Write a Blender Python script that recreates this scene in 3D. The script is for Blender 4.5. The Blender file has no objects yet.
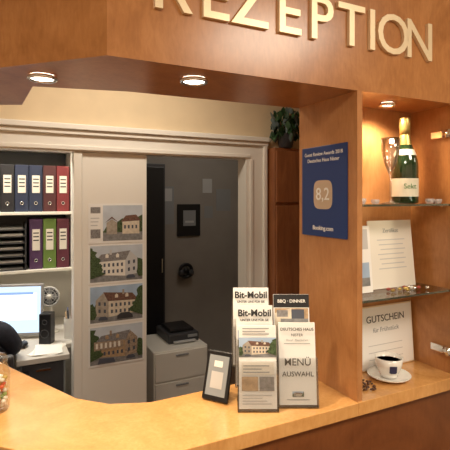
import bpy, bmesh, math, random
from mathutils import Matrix, Vector
random.seed(7)
S=bpy.context.scene
S.view_settings.view_transform='Standard'
R=math.radians
EYE=1.65
# ---------------------------------------------------------------- materials
def mat(name,col,rough=.5,metal=0,emit=None,es=1,trans=0,coat=0,ior=1.45,noise=0,nscale=20):
    m=bpy.data.materials.new(name); m.use_nodes=True
    nt=m.node_tree; b=nt.nodes['Principled BSDF']
    b.inputs['Base Color'].default_value=(*col,1)
    b.inputs['Roughness'].default_value=rough
    b.inputs['Metallic'].default_value=metal
    b.inputs['IOR'].default_value=ior
    b.inputs['Transmission Weight'].default_value=trans
    b.inputs['Coat Weight'].default_value=coat
    if emit:
        b.inputs['Emission Color'].default_value=(*emit,1); b.inputs['Emission Strength'].default_value=es
    if noise:
        tc=nt.nodes.new('ShaderNodeTexCoord'); n=nt.nodes.new('ShaderNodeTexNoise')
        n.inputs['Scale'].default_value=nscale; n.inputs['Detail'].default_value=5
        nt.links.new(tc.outputs['Object'],n.inputs['Vector'])
        r=nt.nodes.new('ShaderNodeValToRGB')
        r.color_ramp.elements[0].position=.3; r.color_ramp.elements[1].position=.7
        r.color_ramp.elements[0].color=(*[c*(1-noise) for c in col],1)
        r.color_ramp.elements[1].color=(*[min(1,c*(1+noise)) for c in col],1)
        nt.links.new(n.outputs['Fac'],r.inputs['Fac']); nt.links.new(r.outputs['Color'],b.inputs['Base Color'])
    return m
def wood(name,dark,mid,light,rough=.3,sx=(1,1,1),coat=.25):
    m=bpy.data.materials.new(name); m.use_nodes=True
    nt=m.node_tree; b=nt.nodes['Principled BSDF']; L=nt.links
    tc=nt.nodes.new('ShaderNodeTexCoord'); mp=nt.nodes.new('ShaderNodeMapping')
    mp.inputs['Scale'].default_value=sx; L.new(tc.outputs['Object'],mp.inputs['Vector'])
    a=nt.nodes.new('ShaderNodeTexNoise'); a.inputs['Scale'].default_value=5.5; a.inputs['Detail'].default_value=7
    a.inputs['Roughness'].default_value=.62; a.inputs['Distortion'].default_value=1.5
    mp2=nt.nodes.new('ShaderNodeMapping'); mp2.inputs['Scale'].default_value=(1,1,.25); L.new(mp.outputs[0],mp2.inputs['Vector'])
    c=nt.nodes.new('ShaderNodeTexNoise'); c.inputs['Scale'].default_value=110; c.inputs['Detail'].default_value=3; c.inputs['Distortion'].default_value=.6
    L.new(mp.outputs[0],a.inputs['Vector']); L.new(mp2.outputs[0],c.inputs['Vector'])
    mx=nt.nodes.new('ShaderNodeMix'); mx.data_type='FLOAT'; mx.inputs[0].default_value=.3
    L.new(a.outputs['Fac'],mx.inputs[2]); L.new(c.outputs['Fac'],mx.inputs[3])
    r=nt.nodes.new('ShaderNodeValToRGB'); e=r.color_ramp.elements
    e[0].position=.32; e[0].color=(*dark,1); e[1].position=.68; e[1].color=(*light,1)
    k=e.new(.5); k.color=(*mid,1)
    L.new(mx.outputs[0],r.inputs['Fac']); L.new(r.outputs['Color'],b.inputs['Base Color'])
    b.inputs['Roughness'].default_value=rough; b.inputs['Coat Weight'].default_value=coat; b.inputs['Coat Roughness'].default_value=.2
    return m
W_main=None
def clear(name,tint=(1,1,1),amt=.12,rough=.03,k=.6):
    m=bpy.data.materials.new(name); m.use_nodes=True; nt=m.node_tree
    for n in list(nt.nodes):
        if n.type!='OUTPUT_MATERIAL': nt.nodes.remove(n)
    o=nt.nodes['Material Output']
    t=nt.nodes.new('ShaderNodeBsdfTransparent'); t.inputs[0].default_value=(*tint,1)
    g=nt.nodes.new('ShaderNodeBsdfGlossy'); g.inputs['Roughness'].default_value=rough
    lw=nt.nodes.new('ShaderNodeLayerWeight'); lw.inputs['Blend'].default_value=.35
    ma=nt.nodes.new('ShaderNodeMath'); ma.operation='MULTIPLY_ADD'; ma.inputs[1].default_value=k; ma.inputs[2].default_value=amt
    nt.links.new(lw.outputs['Fresnel'],ma.inputs[0])
    mx=nt.nodes.new('ShaderNodeMixShader')
    nt.links.new(ma.outputs[0],mx.inputs[0]); nt.links.new(t.outputs[0],mx.inputs[1]); nt.links.new(g.outputs[0],mx.inputs[2])
    nt.links.new(mx.outputs[0],o.inputs[0]); return m
W_main=wood('cherry_veneer',(.32,.125,.036),(.42,.178,.056),(.52,.238,.084))
W_top=wood('cherry_counter_veneer',(.56,.27,.080),(.67,.345,.112),(.77,.43,.16),rough=.24,coat=.5)
W_shade=wood('cherry_front_shaded',(.14,.042,.012),(.18,.058,.017),(.22,.075,.023),rough=.35)  # cherry veneer darkened in colour for the shade below the counter edge
W_cab=wood('cupboard_wood',(.20,.07,.025),(.28,.10,.035),(.36,.14,.05),rough=.4,sx=(3,3,.5))
W_side=wood('cherry_side_panel',(.38,.155,.05),(.47,.21,.075),(.56,.27,.105),sx=(1,1,.7))
CREAM=mat('cream_plaster',(.74,.60,.40),.9,noise=.04,nscale=8)
WHITEF=mat('white_lacquer',(.84,.81,.74),.4)
WALLO=mat('office_wall_paint',(.76,.73,.66),.9,noise=.03,nscale=6)
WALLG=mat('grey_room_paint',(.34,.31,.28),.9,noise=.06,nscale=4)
WALLR=mat('lobby_wall_paint',(.72,.62,.48),.9,noise=.03)
FLOOR=wood('floor_planks',(.12,.06,.03),(.18,.09,.045),(.24,.13,.07),sx=(1,6,1))
CEIL=mat('ceiling_paint',(.82,.78,.72),.9,noise=.02)
WHITE=mat('white_paper',(.88,.87,.84),.6)
WHITE2=mat('warm_paper',(.80,.76,.68),.6)
GREY=mat('grey_print',(.30,.31,.32),.6)
LGREY=mat('light_grey_print',(.55,.55,.55),.6)
BLACK=mat('black_plastic',(.012,.012,.014),.35)
DGREY=mat('dark_grey_plastic',(.05,.05,.055),.45)
INK=mat('black_ink',(.02,.02,.022),.6)
BRASS=mat('brushed_brass',(.84,.70,.47),.4,metal=.4)
CHROME=mat('chrome',(.85,.85,.85),.12,metal=1)
GLASS=clear('clear_glass',(.97,1,.98),.10)
GEDGE=clear('green_glass_edge',(.45,.72,.62),.25)
ACRYL=clear('clear_acrylic',(.98,.98,.98),.06)
BGREEN=mat('bottle_glass',(.012,.03,.010),.08,coat=1)
GOLDF=mat('gold_foil',(.50,.36,.12),.35,metal=.9)
LABEL=mat('bottle_label',(.74,.70,.56),.5)
BLUE=mat('sign_blue',(.016,.045,.19),.4)
BLUE2=mat('badge_gold',(.55,.42,.30),.45)
LAMP=mat('lamp_glow',(1,.95,.85),.5,emit=(1,.90,.74),es=14)
FILLPANEL=mat('added_panel_glow',(1,1,1),.5,emit=(1,.93,.82),es=3)  # glow of the added, unseen ceiling panels
SCREEN=mat('monitor_screen_glow',(.1,.1,.1),.3,emit=(.62,.80,1),es=1.3)
LEAF=mat('leaf_green',(.03,.08,.03),.45,noise=.5,nscale=14)
LEAFB=mat('leaf_blue_green',(.12,.16,.16),.5)
SKIN=mat('skin',(.62,.36,.25),.5); HAIR=mat('dark_hair',(.03,.018,.012),.6,noise=.4,nscale=60)
CLOTH=mat('dark_sweater',(.02,.022,.035),.9,noise=.3,nscale=40); JEANS=mat('jeans',(.03,.045,.10),.9)
DESKM=mat('desk_laminate',(.55,.52,.47),.5,noise=.04)
COFFEE=mat('coffee_bean',(.09,.035,.012),.4); PORC=mat('porcelain',(.82,.80,.75),.15,coat=.5)
def pm(n,c,k=.3,s=60): return mat(n,c,.5,noise=k,nscale=s)
SKYP=pm('print_sky',(.38,.50,.66),.12,14); PALESKY=pm('print_pale_sky',(.55,.61,.68),.1,12)
HOUSEP=pm('print_facade',(.68,.60,.48),.14,60); HOUSED=pm('print_facade_shade',(.40,.35,.29),.2,60)
ROOFP=pm('print_roof',(.17,.09,.065),.4,110); SLATE=pm('print_slate',(.24,.23,.23),.3,110)
STREETP=pm('print_street',(.24,.24,.24),.25,60); TREEP=pm('print_tree',(.06,.095,.04),.7,140)
WINP=mat('print_window',(.08,.09,.12),.6); REDP=pm('print_red',(.36,.07,.05),.2); ORP=pm('print_ochre',(.46,.32,.19),.25,80)
TIMB=pm('print_timber',(.35,.27,.2),.4,100)
# ---------------------------------------------------------------- builder
def PM(x,y,z,yaw=0,tilt=0):
    return Matrix.Translation((x,y,z))@Matrix.Rotation(R(yaw),4,'Z')@Matrix.Rotation(R(90-tilt),4,'X')
def TM(x,y,z,yaw=0): return Matrix.Translation((x,y,z))@Matrix.Rotation(R(yaw),4,'Z')
I4=Matrix.Identity(4)
class B:
    def __init__(s,name): s.name=name; s.bm=bmesh.new(); s.mats=[]
    def mi(s,m):
        if m not in s.mats: s.mats.append(m)
        return s.mats.index(m)
    def add(s,tmp,m,M=I4,smooth=False):
        me=bpy.data.meshes.new('t')
        k=s.mi(m)
        for f in tmp.faces: f.material_index=k; f.smooth=smooth
        tmp.transform(M); tmp.to_mesh(me); tmp.free(); s.bm.from_mesh(me); bpy.data.meshes.remove(me)
    def box(s,x0,x1,y0,y1,z0,z1,m,M=I4,bev=0):
        t=bmesh.new(); bmesh.ops.create_cube(t,size=1)
        for v in t.verts: v.co=Vector((x0+(v.co.x+.5)*(x1-x0),y0+(v.co.y+.5)*(y1-y0),z0+(v.co.z+.5)*(z1-z0)))
        if bev: bmesh.ops.bevel(t,geom=t.edges[:],offset=bev,segments=2,affect='EDGES',profile=.5)
        s.add(t,m,M); return s
    def prism(s,poly,z0,z1,m,M=I4,bev=0):
        t=bmesh.new(); lo=[t.verts.new((x,y,z0)) for x,y in poly]; f=t.faces.new(lo)
        r=bmesh.ops.extrude_face_region(t,geom=[f])
        for v in r['geom']:
            if isinstance(v,bmesh.types.BMVert): v.co.z=z1
        bmesh.ops.recalc_face_normals(t,faces=t.faces[:])
        if bev: bmesh.ops.bevel(t,geom=t.edges[:],offset=bev,segments=2,affect='EDGES',profile=.5)
        s.add(t,m,M); return s
    def lathe(s,prof,m,M=I4,seg=32,smooth=True):
        t=bmesh.new(); rings=[]
        for r,z in prof:
            rings.append([t.verts.new((max(r,1e-5)*math.cos(2*math.pi*i/seg),max(r,1e-5)*math.sin(2*math.pi*i/seg),z)) for i in range(seg)])
        for a,b in zip(rings,rings[1:]):
            for i in range(seg): t.faces.new((a[i],a[(i+1)%seg],b[(i+1)%seg],b[i]))
        if prof[0][0]>1e-4 and s.cap0: t.faces.new(list(reversed(rings[0])))
        if prof[-1][0]>1e-4 and s.cap1: t.faces.new(rings[-1])
        bmesh.ops.recalc_face_normals(t,faces=t.faces[:])
        s.add(t,m,M,smooth); return s
    cap0=True; cap1=True
    def cyl(s,r,z0,z1,m,M=I4,seg=28,r1=None):
        return s.lathe([(r,z0),(r if r1 is None else r1,z1)],m,M,seg,True)
    def rod(s,p,q,r,m,r1=None,seg=12):
        p=Vector(p);q=Vector(q);d=q-p
        M=Matrix.Translation(p)@d.to_track_quat('Z','Y').to_matrix().to_4x4()
        return s.cyl(r,0,d.length,m,M,seg,r1)
    def ball(s,c,r,m,sc=(1,1,1),sub=2,M=I4):
        t=bmesh.new(); bmesh.ops.create_icosphere(t,subdivisions=sub,radius=r)
        s.add(t,m,M@Matrix.Translation(c)@Matrix.Diagonal((*sc,1)),True); return s
    def torus(s,R0,r,m,M=I4,seg=28,k=8,a0=0,a1=2*math.pi):
        t=bmesh.new(); full=abs(a1-a0-2*math.pi)<1e-4; rs=[]
        n=seg if full else seg+1
        for i in range(n):
            a=a0+(a1-a0)*i/seg
            rs.append([t.verts.new(((R0+r*math.cos(2*math.pi*j/k))*math.cos(a),(R0+r*math.cos(2*math.pi*j/k))*math.sin(a),r*math.sin(2*math.pi*j/k))) for j in range(k)])
        for i in range(seg):
            a=rs[i]; b=rs[(i+1)%n]
            for j in range(k): t.faces.new((a[j],b[j],b[(j+1)%k],a[(j+1)%k]))
        bmesh.ops.recalc_face_normals(t,faces=t.faces[:])
        s.add(t,m,M,True); return s
    def art(s,items,M=I4,step=.0004,z0=.0004):
        for i,(pts,m) in enumerate(items):
            if len(pts)==2:
                (a,b),(c,d)=pts; pts=[(a,b),(c,b),(c,d),(a,d)]
            t=bmesh.new(); t.faces.new([t.verts.new((x,y,z0+i*step)) for x,y in pts]); s.add(t,m,M)
        return s
    def text(s,body,size,m,M=I4,ext=.0003,off=0,align='CENTER',z=.0):
        cu=bpy.data.curves.new('t','FONT'); cu.body=body; cu.size=size; cu.extrude=ext; cu.offset=off
        cu.align_x=align; cu.align_y='CENTER'; cu.resolution_u=4
        ob=bpy.data.objects.new('t',cu); S.collection.objects.link(ob)
        dg=bpy.context.evaluated_depsgraph_get(); dg.update()
        me=bpy.data.meshes.new_from_object(ob.evaluated_get(dg))
        bpy.data.objects.remove(ob); bpy.data.curves.remove(cu)
        t=bmesh.new(); t.from_mesh(me); bpy.data.meshes.remove(me)
        s.add(t,m,M@Matrix.Translation((0,0,z))); return s
    def done(s,parent=None):
        me=bpy.data.meshes.new(s.name); s.bm.to_mesh(me); s.bm.free()
        for m in s.mats: me.materials.append(m)
        o=bpy.data.objects.new(s.name,me); S.collection.objects.link(o)
        if parent: o.parent=parent
        return o
# ---------------------------------------------------------------- room shell
B('floor').box(-2.7,2.0,-2.7,3.3,-.1,0,FLOOR).done()
B('ceiling').box(-2.7,2.0,-2.7,3.3,2.6,2.7,CEIL).done()
B('wall_left').box(-2.7,-2.6,-2.7,3.3,0,2.6,WALLR).done()
B('wall_right').box(1.9,2.0,-2.7,3.3,0,2.6,WALLR).done()
B('wall_front').box(-2.6,1.9,-2.7,-2.6,0,2.6,WALLR).done()
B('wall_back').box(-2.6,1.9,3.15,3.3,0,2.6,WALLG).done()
B('wall_office_back').box(-2.6,-.2,2.72,2.8,0,2.6,WALLO).done()
B('wall_divider').box(-.28,-.2,1.75,3.15,0,2.6,WALLO).done()
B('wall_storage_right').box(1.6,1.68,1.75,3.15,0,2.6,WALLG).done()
PY=1.647
b=B('wall_partition')
b.box(-2.6,1.9,PY,PY+.1,2.05,2.6,CREAM)
b.box(-2.6,-1.9,PY,PY+.1,0,2.05,CREAM).box(.727,1.9,PY,PY+.1,0,2.05,CREAM).done()
b=B('trim_partition_frame')
b.box(-1.9,.727,PY-.012,PY+.1,1.905,2.05,WHITEF)
b.box(-1.9,.735,PY-.045,PY-.012,2.02,2.05,WHITEF,bev=.004).box(-1.9,.735,PY-.03,PY-.012,1.995,2.02,WHITEF,bev=.003)
b.box(-1.9,.60,PY-.022,PY-.012,1.912,1.935,WHITEF,bev=.003)
b.box(-1.9,-1.82,PY-.012,PY+.1,0,1.905,WHITEF)
b.box(.574,.727,PY-.012,PY+.1,0,1.905,WHITEF)
b.box(.70,.727,PY-.03,PY-.012,0,1.995,WHITEF,bev=.004).box(.60,.625,PY-.02,PY-.012,0,1.905,WHITEF,bev=.003)
b.done()
b=B('partition_door_panel')  # white door panel and its post in the partition opening
b.box(-.455,-.086,PY+.01,PY+.06,0,1.904,WHITEF,bev=.003)
b.box(-.50,-.455,PY-.005,PY+.09,0,1.904,WHITEF,bev=.004)
b.done()
# ---------------------------------------------------------------- bulkhead, counter, display cabinet
HZ=EYE+.29
hp=[(1.899,0),(1.899,.27),(0,.27),(-.55,.29),(-.785,.345),(-.80,.61),(-1.15,.79),(-1.15,.483),(-.667,0)]
b=B('reception_bulkhead'); b.prism(hp,HZ,2.6,W_main)
b.done()
b=B('rezeption_lettering')
for ch,x in zip('REZEPTION',[-.532,-.428,-.337,-.227,-.129,-.027,.046,.125,.230]):
    b.text(ch,.158,BRASS,PM(x,-.005,EYE+.452),ext=.005,off=.0010)
b.done()
CT=1.10
cp=[(0,-.006),(0,.26),(-.497,.25),(-.60,.29),(-.674,.365),(-.826,.686),(-.90,.86),(-.90,1.3),(-1.15,1.3),(-1.15,.48),(-.669,-.006)]
b=B('reception_counter'); b.prism(cp,CT-.036,CT,W_top,bev=.002)
bp=[(0,.015),(0,.22),(-.47,.22),(-.58,.26),(-.65,.36),(-.80,.70),(-.88,.88),(-.88,1.28),(-1.13,1.28),(-1.13,.49),(-.66,.015)]
b.prism(bp,0,CT-.0362,W_shade)
b.done()
b=B('glass_display_cabinet')
b.box(0.0003,1.899,.015,.26,0,CT-.036,W_shade)
b.box(.0005,1.899,-.006,.26,CT-.036,CT,W_top,bev=.0015)
b.box(.0,.018,0,.262,CT,HZ,W_side)
b.box(.018,.40,.17,.26,CT,HZ,W_side)
b.box(.40,1.899,0,.26,CT,HZ,W_main)
SH1=EYE-.018; SH2=EYE-.285
for z in (SH1,SH2):
    b.box(.019,.399,.014,.168,z-.006,z,GLASS)
    b.box(.019,.399,.0125,.014,z-.006,z,GEDGE)
    for xx in (.020,.392):
        for yy in (.04,.14): b.box(xx,xx+.007,yy,yy+.008,z-.010,z-.006,CHROME)
for z in (EYE+.20,EYE-.475):
    b.box(.378,.3995,.03,.075,z-.012,z+.012,CHROME,bev=.003)
    b.box(.372,.3995,.0,.03,z-.006,z+.006,CHROME,bev=.002)
    b.cyl(.010,-.012,.012,CHROME,TM(.380,.012,z),16)
b.box(.392,.397,-.36,-.004,CT+.01,HZ-.01,GLASS)
b.done()
def downlight(x,y,z,r=.026):
    b=B('recessed_downlight'); b.torus(r+.004,.005,CHROME,TM(x,y,z-.0055)); b.cyl(r,-.004,.0,LAMP,TM(x,y,z-.001),24); b.done()
downlight(-.438,.09,HZ); downlight(-.771,.227,HZ); downlight(.20,.085,HZ,.017)
def light(kind,name,loc,e,col,rot=(0,0,0),size=.1,**k):
    l=bpy.data.lights.new(name,kind); l.energy=e; l.color=col
    o=bpy.data.objects.new(name,l); o.location=loc; o.rotation_euler=rot; S.collection.objects.link(o)
    if kind=='AREA': l.size=size
    else: l.shadow_soft_size=size
    for a,v in k.items(): setattr(l,a,v)
    return o
WARM=(1,.81,.57)
for i,(x,y) in enumerate([(-.438,.09),(-.771,.227)]):
    light('SPOT','downlight_spot',(x,y,HZ-.02),20,WARM,size=.025,spot_size=R(100),spot_blend=.9)
light('SPOT','display_spot',(.20,.085,HZ-.015),8.5,WARM,size=.018,spot_size=R(150),spot_blend=.7)
def added_fill_panel(x,y,sx,sy,e,col):  # added unseen ceiling panels that brighten the lobby, counter and back rooms
    b=B('added_light_panel'); b.box(x-sx/2-.02,x+sx/2+.02,y-sy/2-.02,y+sy/2+.02,2.565,2.6,WHITEF,bev=.004); b.box(x-sx/2,x+sx/2,y-sy/2,y+sy/2,2.560,2.565,FILLPANEL); b.done()
    o=light('AREA','added_fill_light',(x,y,2.55),e,col,size=sx); o.data.shape='RECTANGLE'; o.data.size_y=sy
added_fill_panel(-1.3,-1.5,.6,.6,33,(1,.87,.70)); added_fill_panel(.5,-1.3,.6,.6,27,(1,.87,.70))
added_fill_panel(-1.0,2.2,.6,.3,25,(1,.94,.83)); added_fill_panel(-.3,1.05,.9,.2,11,(1,.87,.70)); added_fill_panel(.7,2.25,.3,.3,3.0,(1,.92,.82))
# ---------------------------------------------------------------- award sign on cabinet side
b=B('award_sign')
M=PM(-.0005,.242,EYE-.115,-90)
b.box(0,.207,0,.27,0,.004,BLUE,M,bev=.0015)
oct_=[(.103+.043*math.copysign(abs(math.cos(a))**.5,math.cos(a)),.125+.043*math.copysign(abs(math.sin(a))**.5,math.sin(a))) for a in [i*math.pi/24 for i in range(48)]]
b.art([(oct_,BLUE2)],M,z0=.0045)
b.text('8,2',.052,WHITE,M@Matrix.Translation((.103,.125,.0055)),off=.0003)
b.text('Guest Review Awards 2018',.0155,WHITE,M@Matrix.Translation((.103,.247,.0048)))
b.text('Deutsches Haus Nister',.0155,WHITE,M@Matrix.Translation((.103,.228,.0048)))
b.text('Booking.com',.018,WHITE,M@Matrix.Translation((.103,.025,.0048)),off=.0003)
b.done()
# ---------------------------------------------------------------- niche contents
b=B('sparkling_wine_bottle')
M=TM(.275,.085,SH1+.0005)
b.lathe([(0,0.004),(.035,0),(.040,.004),(.040,.115),(.038,.135),(.030,.16),(.019,.187),(.0150,.21),(.0145,.25)],BGREEN,M)
b.lathe([(.0160,.215),(.0158,.232),(.0170,.238),(.0173,.252),(.0160,.262),(.0155,.268),(0,.270)],GOLDF,M)
b.cap0=b.cap1=False
b.lathe([(.0404,.022),(.0404,.078)],LABEL,M)
b.lathe([(.0215,.183),(.0155,.215)],GOLDF,M)
b.lathe([(.0345,.150),(.0275,.168)],LABEL,M)
b.cap0=b.cap1=True
Ml=M@Matrix.Rotation(R(-27),4,'Z')@PM(0,-.0410,.053)
b.text('Sekt',.022,mat('label_green',(.05,.2,.05),.5),Ml,ext=.0002)
b.done()
fg=clear('flute_glass',(.97,.97,.97),.22)
b=B('champagne_flute'); M=TM(.187,.06,SH1+.0005)
b.lathe([(0,.001),(.026,0),(.026,.002),(.005,.007),(.003,.012),(.003,.085),(.008,.095),(.018,.12),(.0255,.155),(.029,.197),(.0283,.197),(.0248,.155),(.0173,.121),(.006,.098),(0,.096)],fg,M); b.done()
cg=mat('cut_glass',(.9,.85,.85),.08,trans=.6)
def gem(x,y,z,name='glass_tealight_holder',r=.014):
    b=B(name); b.lathe([(0,0),(r*.7,0),(r,r*.6),(r*.95,r*1.1),(r*.75,r*1.1),(r*.6,r*.5),(0,r*.4)],cg,TM(x,y,z+.0005),8,False); b.cyl(r*.45,r*.45,r*.8,WHITE,TM(x,y,z+.0005),12); b.done()
gem(.345,.05,SH1);gem(.375,.045,SH1,r=.013);gem(.06,.05,SH1,r=.015);gem(.10,.035,SH1,r=.012)
b=B('framed_certificate'); M=PM(.165,.115,SH2+.001,0,6)
b.box(0,.19,0,.213,0,.003,WHITE2,M)
b.text('Zertifikat',.018,GREY,M@Matrix.Translation((.095,.180,.0035)))
for i in range(7): b.art([([(.035+.006*(i%3),.15-i*.015),(.155-.008*(i%2),.153-i*.015)],LGREY)],M,z0=.0035)
b.done()
b=B('info_leaflet'); M=PM(.025,.09,SH2+.001,0,5)
b.box(0,.12,0,.20,0,.002,WHITE,M); b.art([([(.01,.13),(.11,.19)],LGREY),([(.05,.02),(.11,.09)],SKYP),([(.05,.02),(.11,.045)],STREETP)],M,z0=.0024); b.done()
b=B('voucher_sheet'); M=PM(.128,.150,CT+.001,0,4)
b.box(0,.262,0,.20,0,.003,BRASS,M,bev=.001); b.art([([(.004,.004),(.258,.196)],WHITE)],M,z0=.0034)
b.text('GUTSCHEIN',.031,INK,M@Matrix.Translation((.140,.157,.0039)))
b.text('für Frühstück',.021,GREY,M@Matrix.Translation((.140,.122,.0039)))
for i in range(3): b.art([([(.06,.03+i*.022),(.21,.032+i*.022)],LGREY)],M,z0=.0039)
b.done()
b=B('wrapped_sweets')
for i in range(16):
    x=.19+random.random()*.17; y=.04+random.random()*.045
    b.ball((x,y,SH2+.007),.006,random.choice([GOLDF,CHROME,REDP,WHITE,GOLDF]),(1.5,1,.9),1)
b.done()
b=B('coffee_cup'); M=TM(.199,.078,CT+.0005,20)
b.lathe([(0,.004),(.035,.001),(.040,.004),(.060,.010),(.064,.014),(.0635,.0155),(.058,.012),(.038,.007),(0,.006)],PORC,M,40)
b.lathe([(0,.008),(.024,.008),(.026,.010),(.024,.013),(.030,.022),(.038,.042),(.041,.066),(.0395,.066),(.036,.044),(.026,.022),(0,.018)],PORC,M,40)
b.lathe([(0,.055),(.038,.055)],COFFEE,M)
b.torus(.016,.0038,PORC,M@Matrix.Translation((.050,0,.042))@Matrix.Rotation(R(90),4,'X')@Matrix.Diagonal((1.0,1.15,1,1)))
Mc=M@Matrix.Rotation(R(-48),4,'Z')@PM(0,-.0385,.040)@Matrix.Rotation(R(8),4,'X')
b.art([([(-.011,-.010),(-.006,-.013),(.006,-.013),(.011,-.010),(.011,.010),(-.011,.010)],mat('cup_emblem',(.03,.03,.08),.4))],Mc,z0=.0005)
b.done()
b=B('coffee_beans')
for i in range(75):
    a=random.random()*6.28; r=math.sqrt(random.random())
    b.ball((.078+.048*r*math.cos(a),.075+.045*r*math.sin(a),CT+.0035+.012*(1-r)*random.random()),.005,COFFEE,(1,.7,.6),1)
b.done()
# ---------------------------------------------------------------- prints
def house(w,h,x=0,y=0,sky=SKYP,roof=ROOFP,seed=1,wall=None,shade=None,flip=False):
    wall=wall or HOUSEP; shade=shade or HOUSED
    rr=random.Random(seed)
    P=(lambda a,c:(x+(1-a)*w,y+c*h)) if flip else (lambda a,c:(x+a*w,y+c*h))
    it=[([(x,y),(x+w,y+h)],sky),([(x,y),(x+w,y+.22*h)],STREETP)]
    pts=[P(0,.2)]+[P(i/24,.42+.24*rr.random()) for i in range(25)]+[P(1,.2)]
    it.append((pts,TREEP))
    it.append(([P(.10,.18),P(.34,.13),P(.34,.60),P(.24,.82),P(.10,.62)],shade))
    it.append(([P(.34,.13),P(.90,.20),P(.90,.56),P(.34,.60)],wall))
    it.append(([P(.33,.58),P(.92,.55),P(.80,.76),P(.24,.84)],roof))
    for i in range(6):
        for j in range(2):
            a=.385+i*.083; c=.23+j*.18
            it.append(([P(a,c),P(a+.038,c+.004),P(a+.038,c+.094),P(a,c+.10)],WINP))
    for j in range(2): it.append(([P(.15,.28+j*.2),P(.19,.275+j*.2),P(.19,.37+j*.2),P(.15,.375+j*.2)],WINP)); it.append(([P(.25,.26+j*.2),P(.29,.255+j*.2),P(.29,.35+j*.2),P(.25,.36+j*.2)],WINP))
    for a in (.46,.66): it.append(([P(a,.66),P(a+.06,.66),P(a+.06,.74),P(a+.03,.78),P(a,.74)],wall))
    it.append(([P(.60,.74),P(.64,.74),P(.64,.88),P(.60,.88)],shade))
    pts=[P(1,.1),P(1,.95)]+[P(.97-.08*rr.random()-.015*i,.94-.06*i) for i in range(13)]
    it.append((pts,TREEP))
    it.append(([P(0,.1),P(0,.5),P(.04,.55),P(.07,.46),P(.09,.4),P(.12,.22),P(.08,.1)],TREEP))
    it.append(([P(.15,.06),P(.32,.06),P(.32,.11),P(.28,.16),P(.19,.16),P(.15,.11)],WINP))
    return it
def flyer(b,M,h,items,texts,paper=WHITE):
    b.box(-.049,.049,0,h,-.010,0,paper,M)
    b.art(items,M,z0=.0006,step=.0001)
    for (s,x,y,sz,m,of) in texts: b.text(s,sz,m,M@Matrix.Translation((x,y,.0045)),off=of,ext=.0002)
def holder(b,M,h=.13):
    b.box(-.053,.053,-.003,h,.006,.0075,ACRYL,M)
    b.box(-.053,-.0515,-.003,h,-.014,.006,ACRYL,M); b.box(.0515,.053,-.003,h,-.014,.006,ACRYL,M)
    b.box(-.053,.053,-.004,h+.05,-.016,-.014,ACRYL,M); b.box(-.053,.053,-.005,-.003,-.016,.007,ACRYL,M)
YAW=-26.6
def tier(bx,by,dy,z,dx=0,tilt=9,roll=0):
    return TM(bx,by,CT,YAW)@Matrix.Translation((dx,dy,z))@Matrix.Rotation(R(90-tilt),4,'X')@Matrix.Rotation(R(roll),4,'Z')
b=B('brochure_holder')
bx,by=-.266,.074
T=[tier(bx,by,0,.006),tier(bx,by,.032,.055,-.006),tier(bx,by,.064,.097,-.014)]
for M in T: holder(b,M,.12)
BS=TM(bx,by,CT,YAW)
b.box(-.053,.053,-.008,.085,0,.004,ACRYL,BS)
b.box(-.053,.053,.02,.024,.003,.055,ACRYL,BS); b.box(-.053,.053,.052,.056,.003,.10,ACRYL,BS); b.box(-.05,.05,.082,.085,.003,.13,ACRYL,BS)
it=[([(-.049,.150),(.049,.178)],TIMB)]+house(.098,.05,-.049,.128,seed=3)
it+=[([(-.04,.186+.007*i),(.03-.01*(i%2),.1885+.007*i)],GREY) for i in range(3)]
it+=[([(-.042,.085),(.042,.116)],WHITE2),([(-.042,.045),(.0,.08)],ORP),([(.004,.045),(.042,.08)],SLATE)]
it+=[([(-.04,.012+.007*i),(.035-.012*(i%3),.0145+.007*i)],LGREY) for i in range(4)]+[([(-.038,.09+.008*i),(.03-.02*(i%2),.0925+.008*i)],GREY) for i in range(3)]
flyer(b,T[0],.208,it,[])
flyer(b,T[1],.205,[([(-.049,.0),(.049,.10)],LGREY)]+house(.09,.05,-.045,.09,seed=4),[('Bit-Mobil',0,.185,.0245,INK,.0007),('UNTER UNS FÜR SIE',0,.167,.0085,INK,.0002)])
flyer(b,T[2],.205,[([(-.049,.0),(.049,.10)],LGREY)],[('Bit-Mobil',0,.185,.0245,INK,.0007),('UNTER UNS FÜR SIE',0,.167,.0085,INK,.0002)])
b.done()
b=B('brochure_holder')
bx,by=-.160,.046
T=[tier(bx,by,0,.006,0,9,0),tier(bx,by,.034,.085,-.010)]
for M in T: holder(b,M,.12)
BS=TM(bx,by,CT,YAW)
b.box(-.053,.053,-.008,.06,0,.004,ACRYL,BS); b.box(-.053,.053,.022,.026,.003,.085,ACRYL,BS); b.box(-.05,.05,.052,.055,.003,.11,ACRYL,BS)
flyer(b,T[0],.21,[([(-.035,.155),(.035,.1565)],GREY),([(-.03,.012),(.03,.014)],GREY)]+house(.03,.014,-.015,.02),[('DEUTSCHES HAUS',0,.193,.0108,INK,.0001),('NISTER',0,.178,.010,INK,0),('· Hotel · Restaurant ·',0,.165,.008,GREY,0),('MENÜ',0,.108,.026,INK,.0001),('AUSWAHL',0,.078,.0175,INK,.0001)])
flyer(b,T[1],.20,[([(-.049,.165),(.049,.2)],INK),([(-.046,.08),(.046,.163)],ORP),([(-.046,.08),(-.046,.15),(.0,.163),(.02,.08)],HOUSEP),([(-.03,.12),(.046,.135)],STREETP),([(0,.135),(.035,.16)],WINP),([(-.04,.14),(-.01,.158)],SLATE)],[('BBQ · DINNER',0,.182,.012,WHITE,.0002)])
b.done()
b=B('tabletop_display_frame'); FM=TM(-.348,.170,CT,-54); M=FM@Matrix.Translation((0,0,.001))@Matrix.Rotation(R(90-18),4,'X')
b.box(-.039,.039,.003,.132,-.010,0,BLACK,M,bev=.003)
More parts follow.
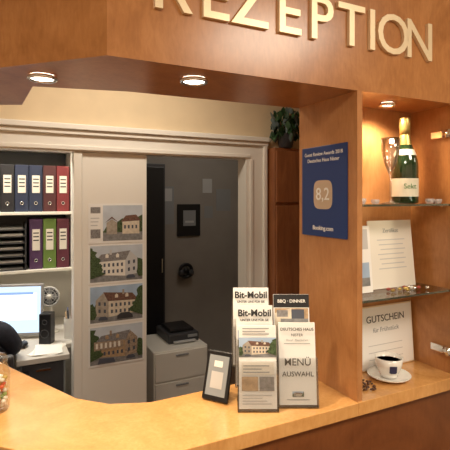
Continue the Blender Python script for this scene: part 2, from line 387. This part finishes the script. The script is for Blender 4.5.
b.art([([(-.030,.016),(.030,.120)],mat('display_face',(.30,.33,.36),.15,coat=.5)),([(-.018,.035),(.018,.078)],LGREY),([(-.013,.090),(.013,.106)],WHITE)],M,z0=.0006)
b.prism([(-.012,.0),(.012,.0),(.009,.105),(-.009,.105)],0,.004,BLACK,FM@Matrix.Translation((0,.070,.001))@Matrix.Rotation(R(90+16),4,'X'))
b.done()
b=B('glass_candy_jar'); M=TM(-.872,.383,CT+.0005)
JG=clear('jar_glass',(.97,.98,.97),.03,k=.35)
b.cap0=b.cap1=False
b.lathe([(0,.002),(.030,0),(.034,.006),(.035,.095),(.028,.118),(.028,.128)],JG,M)
b.lathe([(.030,.1285),(.0305,.132),(.024,.142),(.008,.146),(.006,.150),(.010,.156),(.008,.161),(0,.163)],JG,M)
b.torus(.0285,.002,JG,M@Matrix.Translation((0,0,.128)))
b.cap0=b.cap1=True
cm=[mat('candy_%d'%i,c,.3) for i,c in enumerate([(.60,.10,.04),(.66,.46,.12),(.78,.72,.60),(.28,.38,.12),(.80,.75,.66)])]
for i in range(95):
    a=random.random()*6.28; r=.025*math.sqrt(random.random())
    b.ball((r*math.cos(a),r*math.sin(a),.012+.070*i/95),.0075,cm[i%5],(1,1,.8),1,M)
b.done()
# ---------------------------------------------------------------- posters on the panel
def poster(z0,z1,kind):
    b=B('hotel_photo_poster'); w=.318; h=z1-z0; M=PM(-.421,PY+.0085,EYE+z0)
    b.box(0,w,0,h,0,.0012,WHITE,M); g=.010
    if kind==0:
        it=[([(.08,.012),(w-g,h-g)],PALESKY),([(.08,.012),(w-g,.07)],STREETP),([(.08,.06),(.12,.13),(.15,.11),(.19,.14),(.23,.12),(w-g,.16),(w-g,.06)],TREEP),([(.10,.05),(.16,.05),(.16,.115),(.13,.135),(.10,.115)],HOUSED),([(.19,.05),(.29,.05),(.29,.125),(.19,.12)],HOUSEP),([(.18,.12),(.30,.125),(.27,.16),(.21,.155)],ROOFP),([(.09,.115),(.13,.15),(.17,.115),(.13,.14)],ROOFP),([(.0,.0),(.078,h)],WHITE),([(.012,.17),(.066,.205)],SLATE),([(.012,.14),(.06,.145)],LGREY),([(.012,.12),(.055,.125)],LGREY),([(.012,.10),(.05,.105)],LGREY),([(.012,.03),(.066,.08)],SLATE)]
        it+=[([(.20+i*.022,.08),(.21+i*.022,.10)],WINP) for i in range(4)]
    elif kind==1: it=house(w-2*g,h-2*g,g,g,sky=PALESKY,roof=SLATE,seed=5,wall=WHITE2,shade=LGREY,flip=True)
    elif kind==2: it=house(w-2*g,h-2*g,g,g,sky=SKYP,seed=9)+[([(.16,.02),(.25,.02),(.25,.035),(.23,.055),(.18,.055),(.16,.04)],DGREY)]
    else:
        it=house(w-2*g,h-2*g,g,g,sky=PALESKY,roof=SLATE,seed=12,wall=ORP,shade=TIMB,flip=True)+[([(.03,.09),(.195,.095),(.195,.135),(.03,.14)],TIMB)]+[([(.04+i*.025,.10),(.052+i*.025,.10),(.052+i*.025,.13),(.04+i*.025,.13)],WHITE2) for i in range(6)]+[([(.05,.015),(.15,.015),(.14,.04),(.06,.045)],WINP)]
    b.art(it,M,z0=.0016,step=.00012); b.done()
poster(-.256,-.032,0); poster(-.484,-.260,1); poster(-.712,-.490,2); poster(-.948,-.718,3)
# ---------------------------------------------------------------- left office
b=B('binder_shelf')
for z in (1.535,1.14,1.985): b.box(-1.6,-.40,2.40,2.70,z,z+.02,WHITEF,bev=.002)
for x in (-1.6,-.40,-1.05): b.box(x-.01,x+.01,2.401,2.70,1.14,2.0,WHITEF,bev=.002)
b.box(-1.6,-.40,2.70,2.715,1.14,2.0,DGREY); b.done()
cols=[(.015,.018,.03),(.025,.035,.075),(.02,.025,.05),(.02,.02,.025),(.20,.03,.035),(.08,.035,.10),(.14,.23,.05),(.13,.03,.05),(.08,.025,.028)]
bm_=[mat('binder_%d'%i,c,.5) for i,c in enumerate(cols)]
def binders(x0,z,seq,h=.32,w=.062,name='ring_binders'):
    b=B(name); x=x0
    for k in seq:
        b.box(x,x+w-.004,2.425,2.69,z+.0005,z+h,bm_[k],bev=.003)
        b.box(x+.018,x+w-.022,2.4225,2.4245,z+.13,z+h-.07,WHITE2)
        b.torus(.010,.002,CHROME,PM(x+w/2-.002,2.424,z+.06),16,6)
        b.cyl(.008,0,.001,BLACK,PM(x+w/2-.002,2.4245,z+.06),12)
        for q in range(3): b.box(x+.024,x+w-.028,2.4218,2.4226,z+h-.10-q*.025,z+h-.092-q*.025,INK)
        x+=w
    b.done()
binders(-1.035,1.555,[3,0,3,1,1,8,4],w=.0885)
binders(-.68,1.16,[5,6,7],h=.345,w=.088)
b=B('letter_tray_stack')
for i in range(7):
    z=1.162+i*.045
    b.box(-1.0,-.70,2.41,2.68,z,z+.006,DGREY); b.box(-1.0,-.992,2.41,2.68,z,z+.042,DGREY); b.box(-.708,-.70,2.41,2.68,z,z+.042,DGREY); b.box(-.708-.284,-.708,2.67,2.68,z,z+.042,DGREY); b.box(-.97,-.72,2.43,2.67,z+.0065,z+.010+.012*random.random(),LGREY if i%2 else GREY)
b.done()
b=B('office_desk')
b.prism([(-1.7,2.0),(-.78,2.0),(-.78,1.80),(-.50,1.80),(-.50,2.0),(-.40,2.0),(-.40,2.70),(-1.7,2.70)],.72,.75,DESKM,bev=.003)
b.box(-.76,-.52,1.84,2.4,.06,.72,GREY,bev=.003)
for z in (.10,.31,.52): b.box(-.75,-.53,1.825,1.84,z,z+.19,DGREY,bev=.003); b.box(-.68,-.60,1.815,1.825,z+.15,z+.16,CHROME)
b.box(-1.68,-1.62,2.05,2.65,0,.72,DGREY)
b.box(-.76,-.52,1.84,2.4,0,.06,DGREY)
b.done()
b=B('computer_monitor'); M=PM(-.862,2.26,.772,-18,3)
b.box(-.26,.26,0,.325,-.03,0,mat('monitor_bezel',(.35,.35,.36),.4),M,bev=.005)
b.art([([(-.245,.018),(.245,.31)],SCREEN)],M,z0=.001)
b.art([([(-.02,.10),(.22,.27)],mat('window_glow',(.1,.1,.1),.3,emit=(.95,.97,1),es=1.5)),([(-.02,.26),(.20,.275)],mat('bar_glow',(.1,.1,.1),.3,emit=(.3,.5,.9),es=1))],M,z0=.002)
b.box(-.03,.03,-.018,.1,-.06,-.03,DGREY,M); b.cyl(.10,0,.012,DGREY,TM(-.85,2.31,.7505)); b.done()
b=B('computer_keyboard'); M=TM(-1.0,2.12,.7505,0)
b.box(-.21,.21,-.065,.065,0,.018,BLACK,M,bev=.003)
for i in range(14):
    for j in range(4): b.box(-.2+i*.0285,-.176+i*.0285,-.055+j*.028,-.031+j*.028,.018,.022,DGREY,M)
b.done()
b=B('desk_speaker'); M=TM(-.60,2.06,.7505,-25)
b.box(-.036,.036,-.04,.04,0,.19,BLACK,M,bev=.006); b.torus(.024,.003,DGREY,M@PM(0,-.042,.07)); b.torus(.014,.003,DGREY,M@PM(0,-.042,.14)); b.done()
b=B('desk_fan'); M=TM(-.555,2.30,.7505,-22)
b.cyl(.05,0,.012,WHITEF,M); b.cyl(.009,.012,.20,WHITEF,M)
Mf=M@PM(0,-.03,.245)
b.torus(.062,.006,LGREY,Mf); b.torus(.042,.002,LGREY,Mf); b.torus(.022,.002,LGREY,Mf); b.cyl(.016,-.05,.012,WHITEF,Mf); b.cyl(.058,-.012,-.008,DGREY,Mf)
for i in range(12): b.rod(Mf@Vector((0,0,.006)),Mf@Vector((.06*math.cos(i*.5236),.06*math.sin(i*.5236),.004)),.0014,LGREY)
for i in range(4): b.art([([(.01,-.01),(.05,-.02),(.052,.015),(.01,.012)],GREY)],Mf@Matrix.Rotation(i*math.pi/2,4,'Z'))
b.rod(M@Vector((0,.0,.19)),M@Vector((0,-.01,.245)),.01,WHITEF); b.done()
b=B('pen_holder'); M=TM(-.455,2.12,.7505)
b.cap1=False; b.cyl(.038,0,.13,WHITE,M); b.cap1=True
for i in range(7): b.rod(M@Vector((.012*math.cos(i),.012*math.sin(i),.004)),M@Vector((.028*math.cos(i),.028*math.sin(i),.17+.01*(i%3))),.004,[INK,REDP,BLUE,ORP][i%4])
b.done()
b=B('paper_stack')
for i in range(6): b.box(-.075,.075,-.10,.10,.0012*i,.0012*i+.001,WHITE if i%2 else WHITE2,TM(-.61+.004*(i%3),1.93,.7506,-30+i*5))
b.done()
b=B('computer_mouse'); b.ball((0,0,.0165),.03,BLACK,(.9,1.5,.55),3,TM(-.735,2.05,.7505,-15)); b.box(-.002,.002,-.0,.03,.030,.0345,DGREY,TM(-.735,2.05,.7505,-15)); b.done()
# ---------------------------------------------------------------- office chair and seated clerk
px_,py_=-1.02,1.78
b=B('office_chair')
b.box(-.24,.24,-.24,.20,.41,.465,DGREY,TM(px_,py_,0),bev=.02)
b.prism([(-.24,0),(.24,0),(.22,.36),(-.22,.36)],0,.045,DGREY,TM(px_,py_-.235,.53)@Matrix.Rotation(R(94),4,'X'),bev=.015)
b.rod((px_,py_-.26,.58),(px_,py_-.05,.43),.02,BLACK); b.rod((px_,py_,.10),(px_,py_,.42),.025,CHROME)
for i in range(5):
    a=i*2*math.pi/5+.3; e=(px_+.24*math.cos(a),py_+.24*math.sin(a)-.02,.07)
    b.rod((px_,py_,.10),e,.02,BLACK,r1=.012); b.ball((e[0],e[1],.03),.03,BLACK)
for sx in (-1,1):
    b.rod((px_+sx*.22,py_-.03,.44),(px_+sx*.27,py_-.03,.66),.014,BLACK); b.box(-.03,.03,-.17,.08,.65,.68,BLACK,TM(px_+sx*.275,py_-.02,0),bev=.010)
b.done()
clerk=bpy.data.objects.new('seated_clerk',None); S.collection.objects.link(clerk)
def skin_obj(name,verts,edges,rad,m,root=0,sub=2):
    me=bpy.data.meshes.new(name); me.from_pydata(verts,edges,[]); me.materials.append(m)
    o=bpy.data.objects.new(name,me); S.collection.objects.link(o); o.parent=clerk
    md=o.modifiers.new('Skin','SKIN')
    for i,r in enumerate(rad):
        r=r if isinstance(r,tuple) else (r,r)
        me.skin_vertices[0].data[i].radius=r
        me.skin_vertices[0].data[i].use_root=(i==root)
    md.use_smooth_shade=True
    s=o.modifiers.new('Sub','SUBSURF'); s.levels=sub; s.render_levels=sub
    return o
X,Y_=px_,py_
vs=[(X,Y_-.06,.57),(X,Y_-.07,.70),(X,Y_-.04,.85),(X,Y_-.01,.95),(X,Y_,1.03),
    (X+.17,Y_-.01,.935),(X+.235,Y_+.06,.82),(X+.22,Y_+.14,.79),(X+.16,Y_+.25,.785),
    (X-.17,Y_-.01,.935),(X-.25,Y_+.04,.82),(X-.23,Y_+.13,.79),(X-.14,Y_+.24,.785)]
es=[(0,1),(1,2),(2,3),(3,4),(3,5),(5,6),(6,7),(7,8),(3,9),(9,10),(10,11),(11,12)]
skin_obj('sweater',vs,es,[(.15,.11),(.14,.10),(.15,.105),(.11,.08),.055,.065,.052,.045,.033,.065,.052,.045,.033],CLOTH)
vs=[(X,Y_-.06,.56),(X+.10,Y_,.54),(X+.11,Y_+.20,.54),(X+.12,Y_+.40,.53),(X+.12,Y_+.38,.30),(X+.12,Y_+.36,.11),
    (X-.10,Y_,.54),(X-.11,Y_+.20,.54),(X-.12,Y_+.40,.53),(X-.12,Y_+.38,.30),(X-.12,Y_+.36,.11)]
es=[(0,1),(1,2),(2,3),(3,4),(4,5),(0,6),(6,7),(7,8),(8,9),(9,10)]
skin_obj('trousers',vs,es,[.10,.085,.075,.06,.055,.042,.085,.075,.06,.055,.042],JEANS)
for sx in (-1,1):
    skin_obj('shoe',[(X+sx*.12,Y_+.33,.05),(X+sx*.12,Y_+.44,.042),(X+sx*.125,Y_+.55,.035)],[(0,1),(1,2)],[.045,.04,.032],BLACK)
b=B('head')
M=TM(X,Y_+.03,1.175)
t=bmesh.new(); bmesh.ops.create_uvsphere(t,u_segments=32,v_segments=24,radius=1)
for v in t.verts:
    x,y,z=v.co; k=1-.28*max(0,-z)**1.3
    v.co=Vector((x*.076*k,y*.095*(1-.12*max(0,-z)),z*.118))
    if y>0: v.co.y+= .020*math.exp(-((x/.22)**2+((z+.12)/.18)**2)) - .007*math.exp(-(((abs(x)-.4)/.18)**2+((z-.03)/.13)**2)) + .008*math.exp(-((x/.35)**2+((z+.52)/.1)**2))
b.add(t,SKIN,M,True)
t=bmesh.new(); bmesh.ops.create_uvsphere(t,u_segments=32,v_segments=24,radius=1)
bmesh.ops.delete(t,geom=[v for v in t.verts if (v.co.z<.42 and v.co.y>.15) or v.co.z<-.55],context='VERTS')
for v in t.verts: v.co=Vector((v.co.x*.084,v.co.y*.102-.004,v.co.z*.126))
b.add(t,HAIR,M,True)
for sx in (-1,1):
    b.ball((sx*.076,.0,-.005),.018,SKIN,(.35,.8,1.4),2,M); b.ball((sx*.030,.083,.004),.012,WHITE,(1,1,.7),2,M); b.ball((sx*.030,.0935,.004),.005,INK,(1,.5,1),1,M)
    b.box(sx*.030-.014,sx*.030+.014,.092,.096,.020,.0245,HAIR,M)
b.ball((0,.094,-.062),.013,mat('lips',(.5,.16,.14),.5),(1.7,.5,.45),2,M)
b.rod(M@Vector((0,-.02,-.15)),M@Vector((0,-.01,-.06)),.050,SKIN,r1=.048,seg=20)
b.done(clerk)
def hand(wx,wy,wz,side):
    V=[(wx,wy-.02,wz),(wx-side*.012,wy+.03,wz+.004),(wx-side*.018,wy+.075,wz)]
    skin_obj('palm',V,[(0,1),(1,2)],[(.024,.018),(.036,.014),(.038,.012)],SKIN)
    for i,L in enumerate([.062,.072,.068,.052]):
        fx=wx-side*.018+ (i-1.5)*.0185*(side); f0=wy+.07
        skin_obj('finger_%d'%(i+1),[(fx,f0,wz+.002),(fx,f0+L*.5,wz+.008),(fx,f0+L*.82,wz-.001),(fx,f0+L,wz-.008)],[(0,1),(1,2),(2,3)],[.009,.0085,.008,.0065],SKIN)
    skin_obj('thumb',[(wx-side*.028,wy+.02,wz),(wx-side*.058,wy+.045,wz-.002),(wx-side*.066,wy+.075,wz-.004)],[(0,1),(1,2)],[.012,.010,.008],SKIN)
hand(X+.15,Y_+.27,.796,1); hand(X-.13,Y_+.26,.796,-1)
# ---------------------------------------------------------------- storage room (centre opening)
b=B('tall_storage_cabinet'); b.box(.22,.44,2.85,3.14,0,1.95,DGREY,bev=.004); b.box(.235,.425,2.84,2.85,.05,1.92,BLACK,bev=.003); b.box(.40,.41,2.825,2.84,1.0,1.12,CHROME); b.done()
b=B('filing_pedestal')
b.box(.16,.60,2.30,2.75,.03,.50,WHITEF,bev=.006)
for z in (.05,.275): b.box(.17,.59,2.285,2.30,z,z+.213,WHITEF,bev=.004); b.box(.33,.43,2.275,2.285,z+.18,z+.19,GREY)
b.box(.18,.58,2.32,2.73,0,.03,DGREY); b.done()
b=B('office_printer')
b.box(.32,.58,2.42,2.74,.5005,.575,DGREY,bev=.012); b.box(.35,.55,2.46,2.70,.575,.60,BLACK,bev=.008); b.box(.36,.54,2.39,2.43,.512,.522,LGREY); b.box(.48,.56,2.412,2.42,.54,.56,GREY); b.done()
b=B('wall_blackboard'); M=PM(.66,3.146,1.28); b.box(0,.24,0,.31,0,.012,BLACK,M,bev=.003); b.art([([(.06,.10),(.19,.25)],GREY),([(.08,.13),(.17,.15)],LGREY)],M,z0=.013); b.done()
b=B('wall_mounted_headset'); M=PM(.74,3.149,.95); b.cyl(.028,0,.05,BLACK,M); b.torus(.062,.016,BLACK,M@Matrix.Translation((0,0,.035))); b.cyl(.045,.01,.03,GREY,M); b.ball((-.05,-.02,.045),.03,DGREY,(1,1.2,.7),2,M); b.ball((.05,-.02,.045),.03,DGREY,(1,1.2,.7),2,M); b.done()
b=B('wall_notes')
for x,z,w,h,m in [(.50,1.40,.13,.36,GREY),(.52,1.62,.09,.12,LGREY),(.95,1.45,.09,.12,GREY),(1.08,1.52,.16,.22,GREY),(.93,1.70,.10,.14,LGREY)]: b.box(x,x+w,3.146-(.002 if m==LGREY else 0),3.149,z,z+h,m)
b.done()
# ---------------------------------------------------------------- right: cupboard and plant
b=B('wooden_cupboard')
b.box(.745,1.35,PY-.09,PY-.001,0,1.98,W_cab,bev=.003)
for z0,z1 in ((.08,.95),(.97,1.60),(1.62,1.96)):
    b.box(.75,1.04,PY-.105,PY-.09,z0,z1,W_cab,bev=.004); b.box(1.05,1.34,PY-.105,PY-.09,z0,z1,W_cab,bev=.004)
    b.ball((1.01,PY-.115,(z0+z1)/2),.012,CHROME); b.ball((1.08,PY-.115,(z0+z1)/2),.012,CHROME)
b.done()
b=B('potted_ivy'); cx,cy,cz=.84,PY-.075,1.981
b.cap1=False; b.lathe([(.035,0),(.045,.005),(.058,.085),(.062,.09),(.055,.09),(.04,.01)],DGREY,TM(cx,cy,cz)); b.cap1=True
for i in range(170):
    a=random.random()*6.28; e=random.random(); r=.02+.08*math.sqrt(random.random())
    p=Vector((cx+r*math.cos(a),min(cy+r*math.sin(a),PY-.03),cz+.06+.23*e*(1-.3*r/.095)))
    s_=.022+.012*random.random()
    M=Matrix.Translation(p)@Matrix.Rotation(random.random()*6.28,4,'Z')@Matrix.Rotation(R(30+70*random.random()),4,'X')
    b.art([([(0,-s_),(s_*.55,-s_*.2),(s_*.4,s_*.5),(0,s_),(-s_*.4,s_*.5),(-s_*.55,-s_*.2)],random.choice([LEAF,LEAF,LEAF,LEAFB]))],M)
for i in range(14):
    a=i*.45; b.rod((cx,cy,cz+.02),(cx+.06*math.cos(a),min(cy+.06*math.sin(a),PY-.02),cz+.12+.01*i),.0025,LEAF)
b.done()
# ---------------------------------------------------------------- world + camera
w=bpy.data.worlds.new('World'); S.world=w; w.use_nodes=True
w.node_tree.nodes['Background'].inputs[0].default_value=(1,.9,.78,1); w.node_tree.nodes['Background'].inputs[1].default_value=.15
cd=bpy.data.cameras.new('Camera'); cam=bpy.data.objects.new('Camera',cd); S.collection.objects.link(cam)
cd.sensor_width=36; cd.lens=36; cd.shift_y=-.060; cd.clip_start=.02
cam.location=(-.862,-.925,EYE); cam.rotation_euler=(R(90),0,R(-26.6)); S.camera=cam
